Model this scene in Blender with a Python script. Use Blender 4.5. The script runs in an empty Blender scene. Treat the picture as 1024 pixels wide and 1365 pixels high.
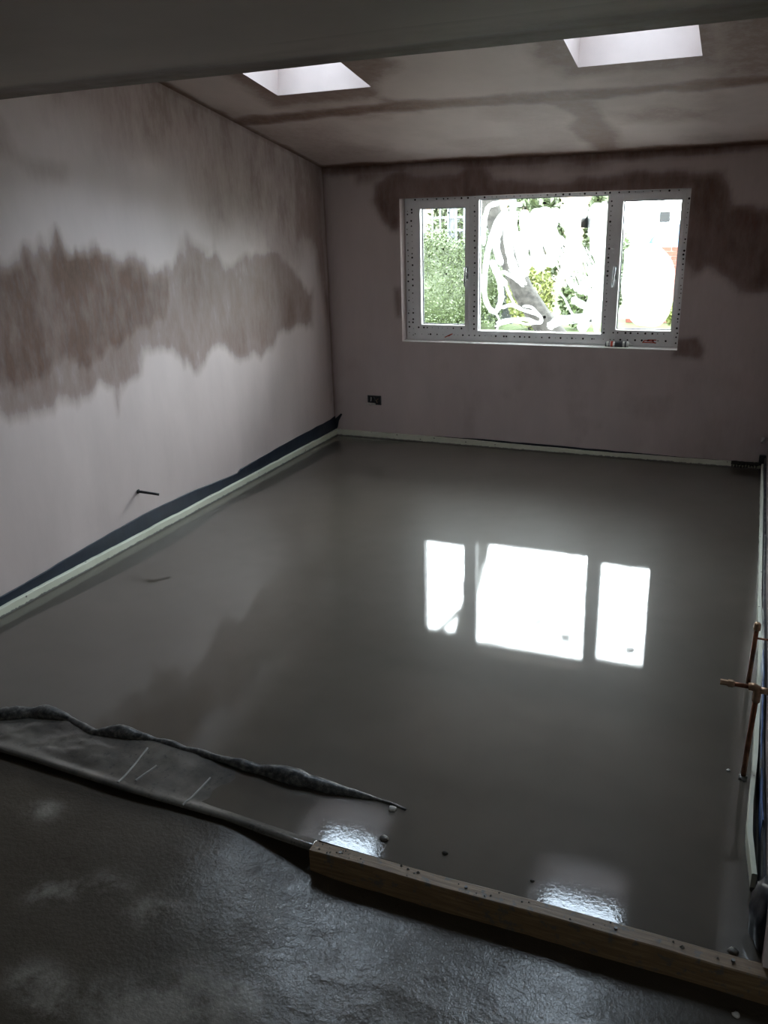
import bpy, bmesh, math, random
import numpy as np
from mathutils import Vector, Matrix

random.seed(7)
SC = bpy.context.scene
COL = SC.collection

# ------------------------------------------------------------------ camera
cam_d = bpy.data.cameras.new('camera'); cam = bpy.data.objects.new('camera', cam_d); COL.objects.link(cam)
cam_d.sensor_fit = 'AUTO'; cam_d.sensor_width = 36.0
cam_d.lens = 1111.2 / 1365.0 * 36.0
cam_d.clip_start = 0.02; cam_d.clip_end = 300
_r = Vector((0.91801844, 0.3954987, -0.02868654)); _u = Vector((-0.10884771, 0.32089519, 0.94083923)); _f = Vector((-0.38130607, 0.8605853, -0.33763683))
M = Matrix.Identity(4)
for i in range(3):
    M[i][0] = _r[i]; M[i][1] = _u[i]; M[i][2] = -_f[i]
M[0][3], M[1][3], M[2][3] = 3.1735, -6.1934, 1.75
cam.matrix_world = M
SC.camera = cam

# ------------------------------------------------------------------ sky (bright overcast day)
SKY = 38.0
w = bpy.data.worlds.new('overcast_sky'); SC.world = w; w.use_nodes = True
bg = w.node_tree.nodes['Background']; bg.inputs[0].default_value = (0.92, 0.96, 1.0, 1); bg.inputs[1].default_value = SKY

# portals only steer the sampling of the sky through the glazed openings; they emit no light of their own
def portal(name, loc, sx, sy, nrm):
    d = bpy.data.lights.new(name, 'AREA'); d.shape = 'RECTANGLE'; d.size = sx; d.size_y = sy; d.cycles.is_portal = True
    o = bpy.data.objects.new(name, d); COL.objects.link(o); o.location = loc; o.rotation_euler = Vector(nrm).to_track_quat('-Z', 'Y').to_euler(); return o
portal('daylight_portal', (1.672, .19, 1.32), 2.076, 1.061, (0, -1, 0))
for _x in (.84, 2.536): portal('daylight_portal', Vector((_x, -2.172, 2.0857 + .1959*2.172)) + Vector((0, .1959, 1)).normalized()*.42, .60, 1.22, (0, -.1959, -1))
portal('daylight_portal', (4.25, -8.86, 1.6), .5, .5, (0, 1, 0))  # portal of the added fill window
vs = SC.view_settings
vs.view_transform = 'Standard'; vs.look = 'None'; vs.gamma = 1.0; vs.use_curve_mapping = False
vs.exposure = 0.0

# ------------------------------------------------------------------ dimensions (metres)
H = 2.0857; SL = 0.1959              # eaves height at the far wall, roof slope
XR = 3.366                           # inner face of the right wall
ZF = -0.018                          # top of the wet screed
YB = -4.4518; HB = 2.043             # opening to the old room: plane and soffit
def roof(y): return H - SL * y

# ------------------------------------------------------------------ helpers
def tag(o, label=None, cat=None, group=None, kind=None):
    if label: o['label'] = label
    if cat: o['category'] = cat
    if group: o['group'] = group
    if kind: o['kind'] = kind
    return o
def empty(name, loc=(0, 0, 0), parent=None):
    o = bpy.data.objects.new(name, None); COL.objects.link(o); o.location = loc; o.empty_display_size = 0.1
    if parent: o.parent = parent
    return o
class MB:
    def __init__(s): s.v = []; s.f = []; s.uv = {}
    def add(s, vs_, fs):
        n = len(s.v); s.v += [tuple(p) for p in vs_]; s.f += [tuple(i + n for i in q) for q in fs]; return n
    def box(s, a, b, mat=None):
        x0, y0, z0 = a; x1, y1, z1 = b
        p = [(x0,y0,z0),(x1,y0,z0),(x1,y1,z0),(x0,y1,z0),(x0,y0,z1),(x1,y0,z1),(x1,y1,z1),(x0,y1,z1)]
        if mat is not None: p = [tuple(mat @ Vector(q)) for q in p]
        s.add(p, [(0,3,2,1),(4,5,6,7),(0,1,5,4),(1,2,6,5),(2,3,7,6),(3,0,4,7)]); return s
    def tube(s, pts, rad, n=12, caps=True):
        P = [Vector(p) for p in pts]; m = len(P)
        R = rad if isinstance(rad, (list, tuple)) else [rad] * m
        ref = None; rings = []
        for i in range(m):
            t = (P[min(i+1, m-1)] - P[max(i-1, 0)]).normalized()
            if ref is None:
                ref = Vector((0,0,1)) if abs(t.z) < .9 else Vector((1,0,0))
            a = t.cross(ref)
            if a.length < 1e-4: a = t.orthogonal()
            a.normalize(); b = a.cross(t).normalized(); ref = b
            rings.append([P[i] + R[i] * (math.cos(2*math.pi*k/n) * a + math.sin(2*math.pi*k/n) * b) for k in range(n)])
        base = s.add([q for r_ in rings for q in r_], [])
        for i in range(m-1):
            for k in range(n):
                k2 = (k+1) % n
                s.f.append((base+i*n+k, base+i*n+k2, base+(i+1)*n+k2, base+(i+1)*n+k))
        if caps:
            s.f.append(tuple(base+k for k in range(n))[::-1]); s.f.append(tuple(base+(m-1)*n+k for k in range(n)))
        return s
    def disc(s, c, ux, uz, r, n=8):
        c = Vector(c); ux = Vector(ux); uz = Vector(uz)
        s.add([c + r*(math.cos(2*math.pi*k/n)*ux + math.sin(2*math.pi*k/n)*uz) for k in range(n)], [tuple(range(n))]); return s
    def build(s, name, mat, parent=None, smooth=False, bevel=0.0, seg=2, fixn=True):
        me = bpy.data.meshes.new(name); me.from_pydata(s.v, [], s.f)
        if fixn or bevel:
            bm = bmesh.new(); bm.from_mesh(me)
            if bevel: bmesh.ops.bevel(bm, geom=[e for e in bm.edges if e.is_manifold and e.calc_face_angle(0) > .6], offset=bevel, segments=seg, affect='EDGES', clamp_overlap=True)
            if fixn: bmesh.ops.recalc_face_normals(bm, faces=bm.faces)
            bm.to_mesh(me); bm.free()
        me.update()
        if smooth:
            for p in me.polygons: p.use_smooth = True
        o = bpy.data.objects.new(name, me); COL.objects.link(o); me.materials.append(mat)
        if parent: o.parent = parent; o.matrix_parent_inverse = Matrix.Translation(parent.location).inverted() if parent.type == 'EMPTY' else Matrix.Identity(4)
        return o

# value noise in numpy
def _hash(ix, iy, seed):
    h = (ix.astype(np.int64) * 374761393 + iy.astype(np.int64) * 668265263 + seed * 144269504) & 0x7fffffff
    h = ((h ^ (h >> 13)) * 1274126177) & 0x7fffffff
    h = h ^ (h >> 16)
    return (h & 0xffff) / 65535.0
def vn(x, y, seed=0):
    x = np.asarray(x, float); y = np.asarray(y, float)
    ix = np.floor(x); iy = np.floor(y); fx = x - ix; fy = y - iy
    fx = fx*fx*(3-2*fx); fy = fy*fy*(3-2*fy)
    a = _hash(ix, iy, seed); b = _hash(ix+1, iy, seed); c = _hash(ix, iy+1, seed); d_ = _hash(ix+1, iy+1, seed)
    return (a*(1-fx)+b*fx)*(1-fy) + (c*(1-fx)+d_*fx)*fy
def fbm(x, y, seed=0, oct=4):
    s = 0; a = 0.5; t = 0
    for k in range(oct):
        s = s + a * vn(x * 2**k, y * 2**k, seed + k*17); t += a; a *= .5
    return s / t
def sst(a, b, x):
    t = np.clip((x - a) / (b - a), 0, 1); return t*t*(3-2*t)
def poly_mask(U, V, poly, soft, nz=None, amp=0.0):
    U = np.asarray(U); V = np.asarray(V)
    n = len(poly); dmin = np.full(U.shape, 1e9); inside = np.zeros(U.shape, bool)
    for i in range(n):
        ax, ay = poly[i]; bx, by = poly[(i+1) % n]
        dx, dy = bx-ax, by-ay; L2 = dx*dx + dy*dy + 1e-12
        t = np.clip(((U-ax)*dx + (V-ay)*dy) / L2, 0, 1)
        dmin = np.minimum(dmin, np.hypot(U-ax-t*dx, V-ay-t*dy))
        cond = (ay > V) != (by > V)
        with np.errstate(divide='ignore', invalid='ignore'):
            xi = (bx-ax) * (V-ay) / (by-ay if by != ay else 1e-12) + ax
        inside ^= cond & (U < xi)
    sd = np.where(inside, dmin, -dmin)
    if nz is not None: sd = sd + amp * (nz - .5) * 2
    return sst(-soft, soft, sd)
def line_mask(U, V, pts, width, nz=None, amp=0.0):
    dmin = np.full(np.asarray(U).shape, 1e9)
    for i in range(len(pts)-1):
        ax, ay = pts[i]; bx, by = pts[i+1]; dx, dy = bx-ax, by-ay
        t = np.clip(((U-ax)*dx + (V-ay)*dy) / (dx*dx+dy*dy), 0, 1)
        dmin = np.minimum(dmin, np.hypot(U-ax-t*dx, V-ay-t*dy))
    if nz is not None: dmin = dmin + amp * (nz - .5) * 2
    return 1 - sst(width*.25, width, dmin)

# ------------------------------------------------------------------ materials
def new_mat(name):
    m = bpy.data.materials.new(name); m.use_nodes = True
    nt = m.node_tree; p = nt.nodes['Principled BSDF']
    return m, nt, p
def N(nt, typ, **kw):
    n = nt.nodes.new(typ)
    for k, v in kw.items():
        if k.startswith('_'): setattr(n, k[1:], v)
        else: n.inputs[k.replace('__', ' ')].default_value = v
    return n
def coords(nt): return N(nt, 'ShaderNodeTexCoord').outputs['Object']
def noise(nt, vec, scale, detail=4, rough=.55, sc=None):
    if sc is not None:
        mp = N(nt, 'ShaderNodeMapping'); mp.inputs['Scale'].default_value = sc; nt.links.new(vec, mp.inputs[0]); vec = mp.outputs[0]
    n = N(nt, 'ShaderNodeTexNoise', Scale=scale, Detail=detail, Roughness=rough); nt.links.new(vec, n.inputs['Vector']); return n.outputs['Fac']
def ramp(nt, fac, stops):
    r = N(nt, 'ShaderNodeValToRGB'); e = r.color_ramp.elements
    while len(e) < len(stops): e.new(0.5)
    for k, (pos, c) in enumerate(stops):
        e[k].position = pos; e[k].color = (c[0], c[1], c[2], 1) if not isinstance(c, (int, float)) else (c, c, c, 1)
    nt.links.new(fac, r.inputs[0]); return r.outputs[0]
def mix(nt, fac, a, b, blend='MIX'):
    m = N(nt, 'ShaderNodeMix', _data_type='RGBA', _blend_type=blend)
    for sock, val in ((m.inputs[0], fac), (m.inputs[6], a), (m.inputs[7], b)):
        if hasattr(val, 'links'): nt.links.new(val, sock)
        elif isinstance(val, (int, float)): sock.default_value = val
        else: sock.default_value = (*val, 1)
    return m.outputs[2]
def math_(nt, op, a, b=0.0):
    m = N(nt, 'ShaderNodeMath', _operation=op)
    for s_, v in ((m.inputs[0], a), (m.inputs[1], b)):
        if hasattr(v, 'links'): nt.links.new(v, s_)
        else: s_.default_value = v
    return m.outputs[0]
def bump(nt, p, h, strength=.3, dist=.01, normal=None):
    b = N(nt, 'ShaderNodeBump', Strength=strength, Distance=dist); nt.links.new(h, b.inputs['Height'])
    if normal is not None: nt.links.new(normal, b.inputs['Normal'])
    if p is not None: nt.links.new(b.outputs[0], p.inputs['Normal'])
    return b.outputs[0]
def simple(name, col, rough=.5, spec=.5, metal=0.0, var=.12, scale=25, bmp=.1, coat=0.0, bdist=.003):
    m, nt, p = new_mat(name); c = coords(nt)
    f = noise(nt, c, scale, 4)
    lo = tuple(x * (1-var*2) for x in col); hi = tuple(min(1, x * (1+var*2)) for x in col)
    nt.links.new(ramp(nt, f, [(.25, lo), (.75, hi)]), p.inputs['Base Color'])
    p.inputs['Roughness'].default_value = rough; p.inputs['Metallic'].default_value = metal; p.inputs['Specular IOR Level'].default_value = spec
    p.inputs['Coat Weight'].default_value = coat
    if bmp: bump(nt, p, f, bmp, bdist)
    return m

DRY = (0.63, 0.54, 0.525); DAMP_SHADE = (0.128, 0.070, 0.051)
def plaster(name, dry=DRY, damp_shade=DAMP_SHADE, streak=(1, 1, 1), attr=True):
    m, nt, p = new_mat(name); c = coords(nt)
    n1 = noise(nt, c, 2.2, 6, .6, streak); n2 = noise(nt, c, 14, 5, .65, streak); n3 = noise(nt, c, 70, 3)
    base = mix(nt, ramp(nt, n1, [(.3, 0.0), (.7, 1.0)]), tuple(x*.88 for x in dry), tuple(min(1, x*1.06) for x in dry))
    if attr:
        at = N(nt, 'ShaderNodeAttribute', _attribute_name='damp_shade').outputs['Fac']  # real stains plus the shade painted on the left wall
        n4 = noise(nt, c, 34, 5, .7, (1, 1, .3 if streak[2] < 1 else 1))
        v = math_(nt, 'ADD', math_(nt, 'MULTIPLY', math_(nt, 'SUBTRACT', n2, .5), .75), math_(nt, 'MULTIPLY', math_(nt, 'SUBTRACT', n4, .5), .55))
        k = math_(nt, 'ADD', at, math_(nt, 'MULTIPLY', v, math_(nt, 'ADD', at, .10)))
        tan = tuple(a*.42 + b*.58 for a, b in zip(dry, tuple(q*1.25 for q in damp_shade)))
        base = mix(nt, ramp(nt, k, [(.04, 0.0), (.45, 1.0)]), base, tan)
        base = mix(nt, ramp(nt, k, [(.38, 0.0), (.92, 1.0)]), base, mix(nt, ramp(nt, n4, [(.3, 0.), (.7, 1.)]), tuple(q*.75 for q in damp_shade), tuple(q*1.5 for q in damp_shade)))
    nt.links.new(base, p.inputs['Base Color'])
    p.inputs['Roughness'].default_value = .62; p.inputs['Specular IOR Level'].default_value = .3
    nb = bump(nt, None, n3, .06, .004); bump(nt, p, n1, .12, .02, nb)
    return m
M_wall = plaster('plaster_wall', streak=(1, 1, .35))
M_roof = plaster('plaster_ceiling', dry=(.60, .50, .465), damp_shade=(.13, .066, .042))
M_old = plaster('plaster_old_ceiling', dry=(.60, .52, .46), damp_shade=(.14, .10, .075))

def m_screed():
    m, nt, p = new_mat('wet_screed'); c = coords(nt)
    n1 = noise(nt, c, .9, 4); n2 = noise(nt, c, 7, 5, .6)
    b = mix(nt, ramp(nt, n1, [(.3, 0.), (.7, 1.)]), (.072, .062, .049), (.090, .080, .066))
    b = mix(nt, math_(nt, 'MULTIPLY', ramp(nt, n2, [(.45, 0.), (.7, 1.)]), .25), b, (.062, .054, .043))
    nt.links.new(b, p.inputs['Base Color'])
    p.inputs['Roughness'].default_value = .38; p.inputs['Specular IOR Level'].default_value = .04
    p.inputs['Coat Weight'].default_value = 1.0; p.inputs['Coat Roughness'].default_value = .012; p.inputs['Coat IOR'].default_value = 1.68
    wv = noise(nt, c, 1.1, 2, .4); fine = noise(nt, c, 70, 3, .7); pit = noise(nt, c, 240, 2, .5)
    # ripples are livelier where the float stopped, near the shuttering
    sep = N(nt, 'ShaderNodeSeparateXYZ'); nt.links.new(c, sep.inputs[0])
    near = N(nt, 'ShaderNodeMapRange', _clamp=True); nt.links.new(sep.outputs[1], near.inputs[0])
    for k, v in zip((1, 2, 3, 4), (-4.5, -3.3, 1.0, .25)): near.inputs[k].default_value = v
    nA = bump(nt, None, wv, .05, .02)
    bB = N(nt, 'ShaderNodeBump', Distance=.0012); nt.links.new(fine, bB.inputs['Height']); nt.links.new(nA, bB.inputs['Normal'])
    nt.links.new(math_(nt, 'MULTIPLY', near.outputs[0], .16), bB.inputs['Strength'])
    bC = N(nt, 'ShaderNodeBump', Strength=.035, Distance=.0006); nt.links.new(pit, bC.inputs['Height']); nt.links.new(bB.outputs[0], bC.inputs['Normal'])
    nt.links.new(bC.outputs[0], p.inputs['Normal']); nt.links.new(bC.outputs[0], p.inputs['Coat Normal'])
    return m
M_screed = m_screed()

def m_slab():
    m, nt, p = new_mat('old_wet_slab'); c = coords(nt)
    n1 = noise(nt, c, 1.6, 6, .6); n2 = noise(nt, c, 9, 6, .7); n3 = noise(nt, c, 60, 4, .7); n4 = noise(nt, c, 6.5, 5, .65)
    b = mix(nt, ramp(nt, n1, [(.3, 0.), (.7, 1.)]), (.042, .031, .020), (.068, .054, .038))
    b = mix(nt, ramp(nt, n2, [(.3, 0.), (.8, .6)]), b, (.080, .066, .050))
    st = N(nt, 'ShaderNodeAttribute', _attribute_name='stain')
    b = mix(nt, math_(nt, 'MULTIPLY', st.outputs['Fac'], ramp(nt, n4, [(.40, 0.), (.58, 1.)])), b, (.20, .18, .155))
    nt.links.new(b, p.inputs['Base Color'])
    we = N(nt, 'ShaderNodeAttribute', _attribute_name='wet')
    wet = math_(nt, 'MULTIPLY', we.outputs['Fac'], ramp(nt, n2, [(.30, .35), (.55, 1.)]))
    rr = N(nt, 'ShaderNodeMapRange'); nt.links.new(wet, rr.inputs[0]); rr.inputs[3].default_value = .52; rr.inputs[4].default_value = .34
    nt.links.new(rr.outputs[0], p.inputs['Roughness']); p.inputs['Specular IOR Level'].default_value = .25
    nt.links.new(math_(nt, 'MULTIPLY', wet, .9), p.inputs['Coat Weight']); p.inputs['Coat Roughness'].default_value = .04
    nA = bump(nt, None, n2, .2, .008); nB = bump(nt, None, n3, .6, .0030, nA)
    nt.links.new(nB, p.inputs['Normal']); nt.links.new(nB, p.inputs['Coat Normal'])
    return m
M_slab = m_slab()

def m_insul():
    m, nt, p = new_mat('edge_insulation_foam'); c = coords(nt)
    n1 = noise(nt, c, 5, 4); n2 = noise(nt, c, 45, 4, .7)
    b = mix(nt, ramp(nt, n1, [(.3, 0.), (.7, 1.)]), (.60, .62, .50), (.72, .73, .62))
    vo = N(nt, 'ShaderNodeTexVoronoi', Scale=16.0); nt.links.new(c, vo.inputs['Vector'])
    b = mix(nt, ramp(nt, vo.outputs['Distance'], [(.06, 1.), (.10, 0.)]), b, (.12, .11, .09))
    sep = N(nt, 'ShaderNodeSeparateXYZ'); nt.links.new(c, sep.inputs[0])
    lvl = math_(nt, 'ADD', sep.outputs[2], math_(nt, 'MULTIPLY', math_(nt, 'SUBTRACT', n2, .5), .022))
    splash = N(nt, 'ShaderNodeMapRange', _clamp=True); nt.links.new(lvl, splash.inputs[0])
    for k, v in zip((1, 2, 3, 4), (-.0105, -.0085, 1., 0.)): splash.inputs[k].default_value = v
    b = mix(nt, splash.outputs[0], b, (.17, .165, .15))
    nt.links.new(b, p.inputs['Base Color']); p.inputs['Roughness'].default_value = .6
    bump(nt, p, n2, .2, .003)
    return m
M_ins = m_insul()
M_dpm = simple('black_polythene', (.010, .013, .020), .32, .5, bmp=.35, scale=9, bdist=.01)
M_navy = simple('navy_membrane', (.011, .019, .036), .45, .4, bmp=.3, scale=10, bdist=.008)
M_blue = simple('blue_membrane', (.03, .085, .26), .35, .5, bmp=.3, scale=10, bdist=.01)
M_upvc = simple('white_upvc', (.86, .86, .87), .28, .5, var=.02, bmp=0)
M_bead = simple('grey_glazing_gasket', (.10, .11, .13), .5, .4, var=.05, bmp=0)
M_print = simple('black_tape_print', (.012, .011, .011), .6, .3, bmp=0)
M_red = simple('red_tape_print', (.50, .07, .04), .6, .3, bmp=0)
M_silver = simple('silver_handle', (.55, .56, .58), .25, .5, metal=.8, var=.04, bmp=0)
M_copper = simple('copper_pipe', (.24, .105, .06), .38, .5, metal=.75, var=.3, scale=30, bmp=.1)
M_brass = simple('brass_fitting', (.42, .28, .18), .35, .5, metal=.75, var=.2, scale=40, bmp=.1)
M_mortar = simple('dark_mortar', (.05, .045, .038), .85, .2, var=.35, scale=60, bmp=.8, bdist=.01)
M_crumb = simple('screed_crumb', (.10, .093, .08), .45, .5, var=.3, scale=80, bmp=.5)
M_pale = simple('pale_plaster_crumb', (.55, .52, .48), .7, .3, var=.2, scale=60, bmp=.5)
M_galv = simple('galvanised_steel', (.16, .16, .16), .5, .5, metal=.7, var=.2)
M_black = simple('shade_panel_black', (.012, .012, .014), .4, .5, bmp=0)
M_wht = simple('white_plastic', (.66, .66, .64), .4, .5, var=.06, bmp=0)
M_greyprint = simple('grey_label_print', (.10, .10, .11), .6, .3, bmp=0)
M_stick = simple('grey_glass_sticker', (.06, .065, .075), .7, .3, var=.25, scale=160, bmp=0)
M_stick.node_tree.nodes['Principled BSDF'].inputs['Alpha'].default_value = .88
M_slate = simple('dark_reveal_frame', (.30, .29, .28), .5, .4, bmp=0)

def m_timber():
    m, nt, p = new_mat('wet_shuttering_timber'); c = coords(nt)
    g = noise(nt, c, 9, 5, .6, (1, 14, 14)); s_ = noise(nt, c, 26, 4, .7); k = noise(nt, c, 3.0, 3)
    b = ramp(nt, g, [(.25, (.10, .056, .026)), (.55, (.18, .112, .055)), (.8, (.26, .175, .092))])
    b = mix(nt, ramp(nt, s_, [(.56, 0.), (.64, .9)]), b, (.085, .078, .066))
    b = mix(nt, ramp(nt, k, [(.5, 0.), (.75, .5)]), b, (.13, .085, .05))
    nt.links.new(b, p.inputs['Base Color']); p.inputs['Roughness'].default_value = .5
    bump(nt, p, g, .3, .004)
    return m
M_timber = m_timber()

def m_sheet():
    m, nt, p = new_mat('slurry_covered_membrane'); c = coords(nt)
    n1 = noise(nt, c, 6, 5, .6); n2 = noise(nt, c, 40, 4, .7)
    b = mix(nt, ramp(nt, n1, [(.38, 0.), (.62, 1.)]), (.060, .055, .048), (.125, .114, .098))
    b = mix(nt, ramp(nt, n2, [(.58, 0.), (.7, .8)]), b, (.025, .025, .027))
    nt.links.new(b, p.inputs['Base Color']); p.inputs['Roughness'].default_value = .4
    p.inputs['Coat Weight'].default_value = .9; p.inputs['Coat Roughness'].default_value = .04; p.inputs['Coat IOR'].default_value = 1.6; p.inputs['Specular IOR Level'].default_value = .1
    h = bump(nt, None, n1, .25, .008); h2 = bump(nt, p, n2, .25, .002, h); nt.links.new(h2, p.inputs['Coat Normal'])
    return m
M_sheet = m_sheet()
def m_roll():
    m, nt, p = new_mat('rolled_polythene_with_slurry'); c = coords(nt)
    n2 = noise(nt, c, 55, 5, .7); n1 = noise(nt, c, 9, 3)
    b = ramp(nt, n2, [(.35, (.022, .023, .026)), (.5, (.07, .068, .065)), (.70, (.20, .195, .18))])
    nt.links.new(b, p.inputs['Base Color']); p.inputs['Roughness'].default_value = .35
    h = bump(nt, None, n1, .4, .01); bump(nt, p, n2, .5, .003, h)
    return m
M_roll = m_roll()

def m_glass(name='window_glass', tint=(.93, .96, .95)):
    m, nt, p = new_mat(name); nt.nodes.remove(p); out = nt.nodes['Material Output']
    t = N(nt, 'ShaderNodeBsdfTransparent'); t.inputs[0].default_value = (*tint, 1)
    g = N(nt, 'ShaderNodeBsdfGlossy', Roughness=.01); fr = N(nt, 'ShaderNodeFresnel', IOR=1.45)
    mx = N(nt, 'ShaderNodeMixShader'); nt.links.new(math_(nt, 'MULTIPLY', fr.outputs[0], .9), mx.inputs[0])
    nt.links.new(t.outputs[0], mx.inputs[1]); nt.links.new(g.outputs[0], mx.inputs[2]); nt.links.new(mx.outputs[0], out.inputs[0])
    return m
M_glass = m_glass(); M_roofglass = m_glass('dimming_roof_glass', (.60, .65, .69))  # roof glass darkened to cut the daylight from both skylights
def m_smear(name, cover):
    # chalky cleaning paste: a thin white film, translucent, streaked along the wipe
    m, nt, p = new_mat(name); nt.nodes.remove(p); out = nt.nodes['Material Output']
    uv = N(nt, 'ShaderNodeUVMap').outputs[0]
    s1 = noise(nt, uv, 1.0, 4, .7, (2.0, 9.0, 1)); s2 = noise(nt, coords(nt), 30, 4, .7)
    a = math_(nt, 'MULTIPLY', ramp(nt, s1, [(.5 - .25*cover, .15), (.62, 1.)]), ramp(nt, s2, [(.25, .5), (.6, 1.)]))
    a = math_(nt, 'MULTIPLY', a, .55 + .4*cover)
    t = N(nt, 'ShaderNodeBsdfTransparent'); tl = N(nt, 'ShaderNodeBsdfTranslucent'); df = N(nt, 'ShaderNodeBsdfDiffuse')
    tl.inputs[0].default_value = (.85, .87, .87, 1); df.inputs[0].default_value = (.8, .8, .8, 1)
    f = N(nt, 'ShaderNodeMixShader'); f.inputs[0].default_value = .35; nt.links.new(tl.outputs[0], f.inputs[1]); nt.links.new(df.outputs[0], f.inputs[2])
    mx = N(nt, 'ShaderNodeMixShader'); nt.links.new(a, mx.inputs[0]); nt.links.new(t.outputs[0], mx.inputs[1]); nt.links.new(f.outputs[0], mx.inputs[2]); nt.links.new(mx.outputs[0], out.inputs[0])
    return m
M_smear = m_smear('white_paste_smear', .9); M_smear_thin = m_smear('thin_white_paste_smear', .5)

def m_leaf(name, a, b):
    m, nt, p = new_mat(name); c = coords(nt)
    oi = noise(nt, c, 6.0, 3, .7); n2 = noise(nt, c, 28, 2)
    nt.links.new(mix(nt, ramp(nt, n2, [(.35, 0.), (.65, 1.)]), mix(nt, ramp(nt, oi, [(.3, 0.), (.7, 1.)]), a, b), tuple(x*1.5 for x in b)), p.inputs['Base Color'])
    p.inputs['Roughness'].default_value = .5
    return m
M_hedge = m_leaf('hedge_leaves', (.013, .022, .006), (.027, .040, .011))
M_shrub = m_leaf('shrub_leaves', (.035, .045, .010), (.07, .08, .018))
M_crown = m_leaf('tree_leaves', (.016, .024, .010), (.034, .044, .018))
M_bark = simple('tree_bark', (.017, .016, .014), .9, .2, var=.35, scale=18, bmp=.8, bdist=.02)
M_grass = simple('garden_lawn', (.055, .075, .03), .9, .2, var=.2, scale=8, bmp=.5, bdist=.02)
M_added_patio = simple('added_patio_concrete', (.13, .115, .10), .9, .2, var=.1, scale=5, bmp=.2)
M_pave = simple('garden_paving', (.14, .135, .13), .8, .3, var=.2, scale=6, bmp=.2)
M_brick = simple('red_garden_brick', (.10, .032, .022), .85, .2, var=.2, scale=9, bmp=.4)
M_joint = simple('brick_joint_mortar', (.20, .18, .16), .9, .2)
M_fence = simple('pale_trellis_wood', (.075, .08, .085), .8, .2, var=.15, scale=12)
M_tarp = simple('blue_tarpaulin', (.015, .055, .12), .4, .5, var=.2, scale=4, bmp=.4, bdist=.03)
M_render = simple('peach_house_render', (.19, .135, .10), .9, .2, var=.08, scale=3)
M_tile = simple('house_roof_tiles', (.16, .10, .08), .8, .3, var=.2, scale=9, bmp=.5)
M_dark = simple('house_window_dark', (.05, .06, .08), .15, .5, bmp=0)

# ------------------------------------------------------------------ walls with damp and painted shade in the plaster (gridded, with real thickness)
def grid_lines(lo, hi, step, extra=()):
    n = max(1, int(round((hi-lo)/step))); L = [lo + (hi-lo)*k/n for k in range(n+1)]
    for e in extra:
        k = min(range(len(L)), key=lambda i: abs(L[i]-e))
        if k in (0, len(L)-1): L.append(e)
        else: L[k] = e
    return sorted(set(L))
def slab_wall(name, us, vs_, holes, place, back, mask, mat, rim=0.06, attr='damp_shade', extra_attr=None, smooth=False, parent=None):
    us = np.array(us); vs_ = np.array(vs_); nu, nv = len(us), len(vs_)
    U, V = np.meshgrid(us, vs_, indexing='ij'); U = U.ravel(); V = V.ravel()
    inner = [tuple(place(u, v)) for u, v in zip(U, V)]; off = np.array(back)
    faces = []; cells = {}
    for i in range(nu-1):
        for j in range(nv-1):
            cu = (us[i]+us[i+1])/2; cv = (vs_[j]+vs_[j+1])/2
            if any(a < cu < b and c < cv < d_ for a, b, c, d_ in holes): continue
            faces.append((i*nv+j, (i+1)*nv+j, (i+1)*nv+j+1, i*nv+j+1))
    cnt = {}
    for f in faces:
        for k in range(4):
            e = (f[k], f[(k+1) % 4]); key = tuple(sorted(e)); cnt.setdefault(key, []).append(e)
    rimv = []; rimf = []; n = len(inner)
    for key, es in cnt.items():
        if len(es) == 1:
            a, b = es[0]; pa = np.array(inner[a]); pb = np.array(inner[b]); k = n + len(rimv)
            rimv += [tuple(pb), tuple(pa), tuple(pa+off), tuple(pb+off)]; rimf.append((k, k+1, k+2, k+3))
    nb = n + len(rimv)
    backv = [tuple(np.array(p)+off) for p in inner]; backf = [tuple(nb+q for q in f[::-1]) for f in faces]
    me = bpy.data.meshes.new(name); me.from_pydata(inner + rimv + backv, [], faces + rimf + backf); me.update()
    d0 = np.clip(np.asarray(mask(U, V), float), 0, 1) if mask else np.zeros(len(U))
    vals = np.concatenate([d0, np.full(len(rimv), rim), np.zeros(len(U))]).astype(np.float32)
    at = me.attributes.new(attr, 'FLOAT', 'POINT'); at.data.foreach_set('value', vals)
    for an, fn in (extra_attr or {}).items():
        at = me.attributes.new(an, 'FLOAT', 'POINT'); at.data.foreach_set('value', np.concatenate([fn(U, V), np.zeros(len(rimv)+len(U))]).astype(np.float32))
    if smooth:
        for p in me.polygons: p.use_smooth = True
    o = bpy.data.objects.new(name, me); COL.objects.link(o); me.materials.append(mat)
    if parent: o.parent = parent
    else: o['kind'] = 'structure'
    return o

# left wall
L1 = [(-4.6,1.60),(-3.26,1.58),(-3.05,1.61),(-2.94,1.65),(-2.88,1.72),(-2.81,1.59),(-2.67,1.6),(-2.53,1.57),(-2.27,1.51),(-2.23,1.44),(-2.02,1.42),(-2.12,1.21),(-2.37,1.16),(-2.58,1.1),(-2.72,1.03),(-2.9,1.01),(-3.08,1.0),(-3.27,1.02),(-3.39,1.02),(-4.6,1.05)]
L2 = [(-4.6,1.2),(-4.6,.92),(-3.42,.91),(-3.21,.89),(-3.06,.89),(-2.93,.84),(-2.74,.93),(-2.65,.88),(-2.63,.73),(-2.56,.88),(-2.39,.92),(-2.34,1.03),(-2.1,1.01),(-1.98,.95),(-1.9,.83),(-1.77,.92),(-1.54,.97),(-1.36,.83),(-1.11,.81),(-.92,.88),(-.86,.96),(-.66,.96),(-.35,.94),(-.27,1.16),(-.52,1.28),(-.73,1.51),(-1.04,1.52),(-1.38,1.46),(-1.59,1.55),(-1.79,1.62),(-2.01,1.5),(-2.39,1.34)]
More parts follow.
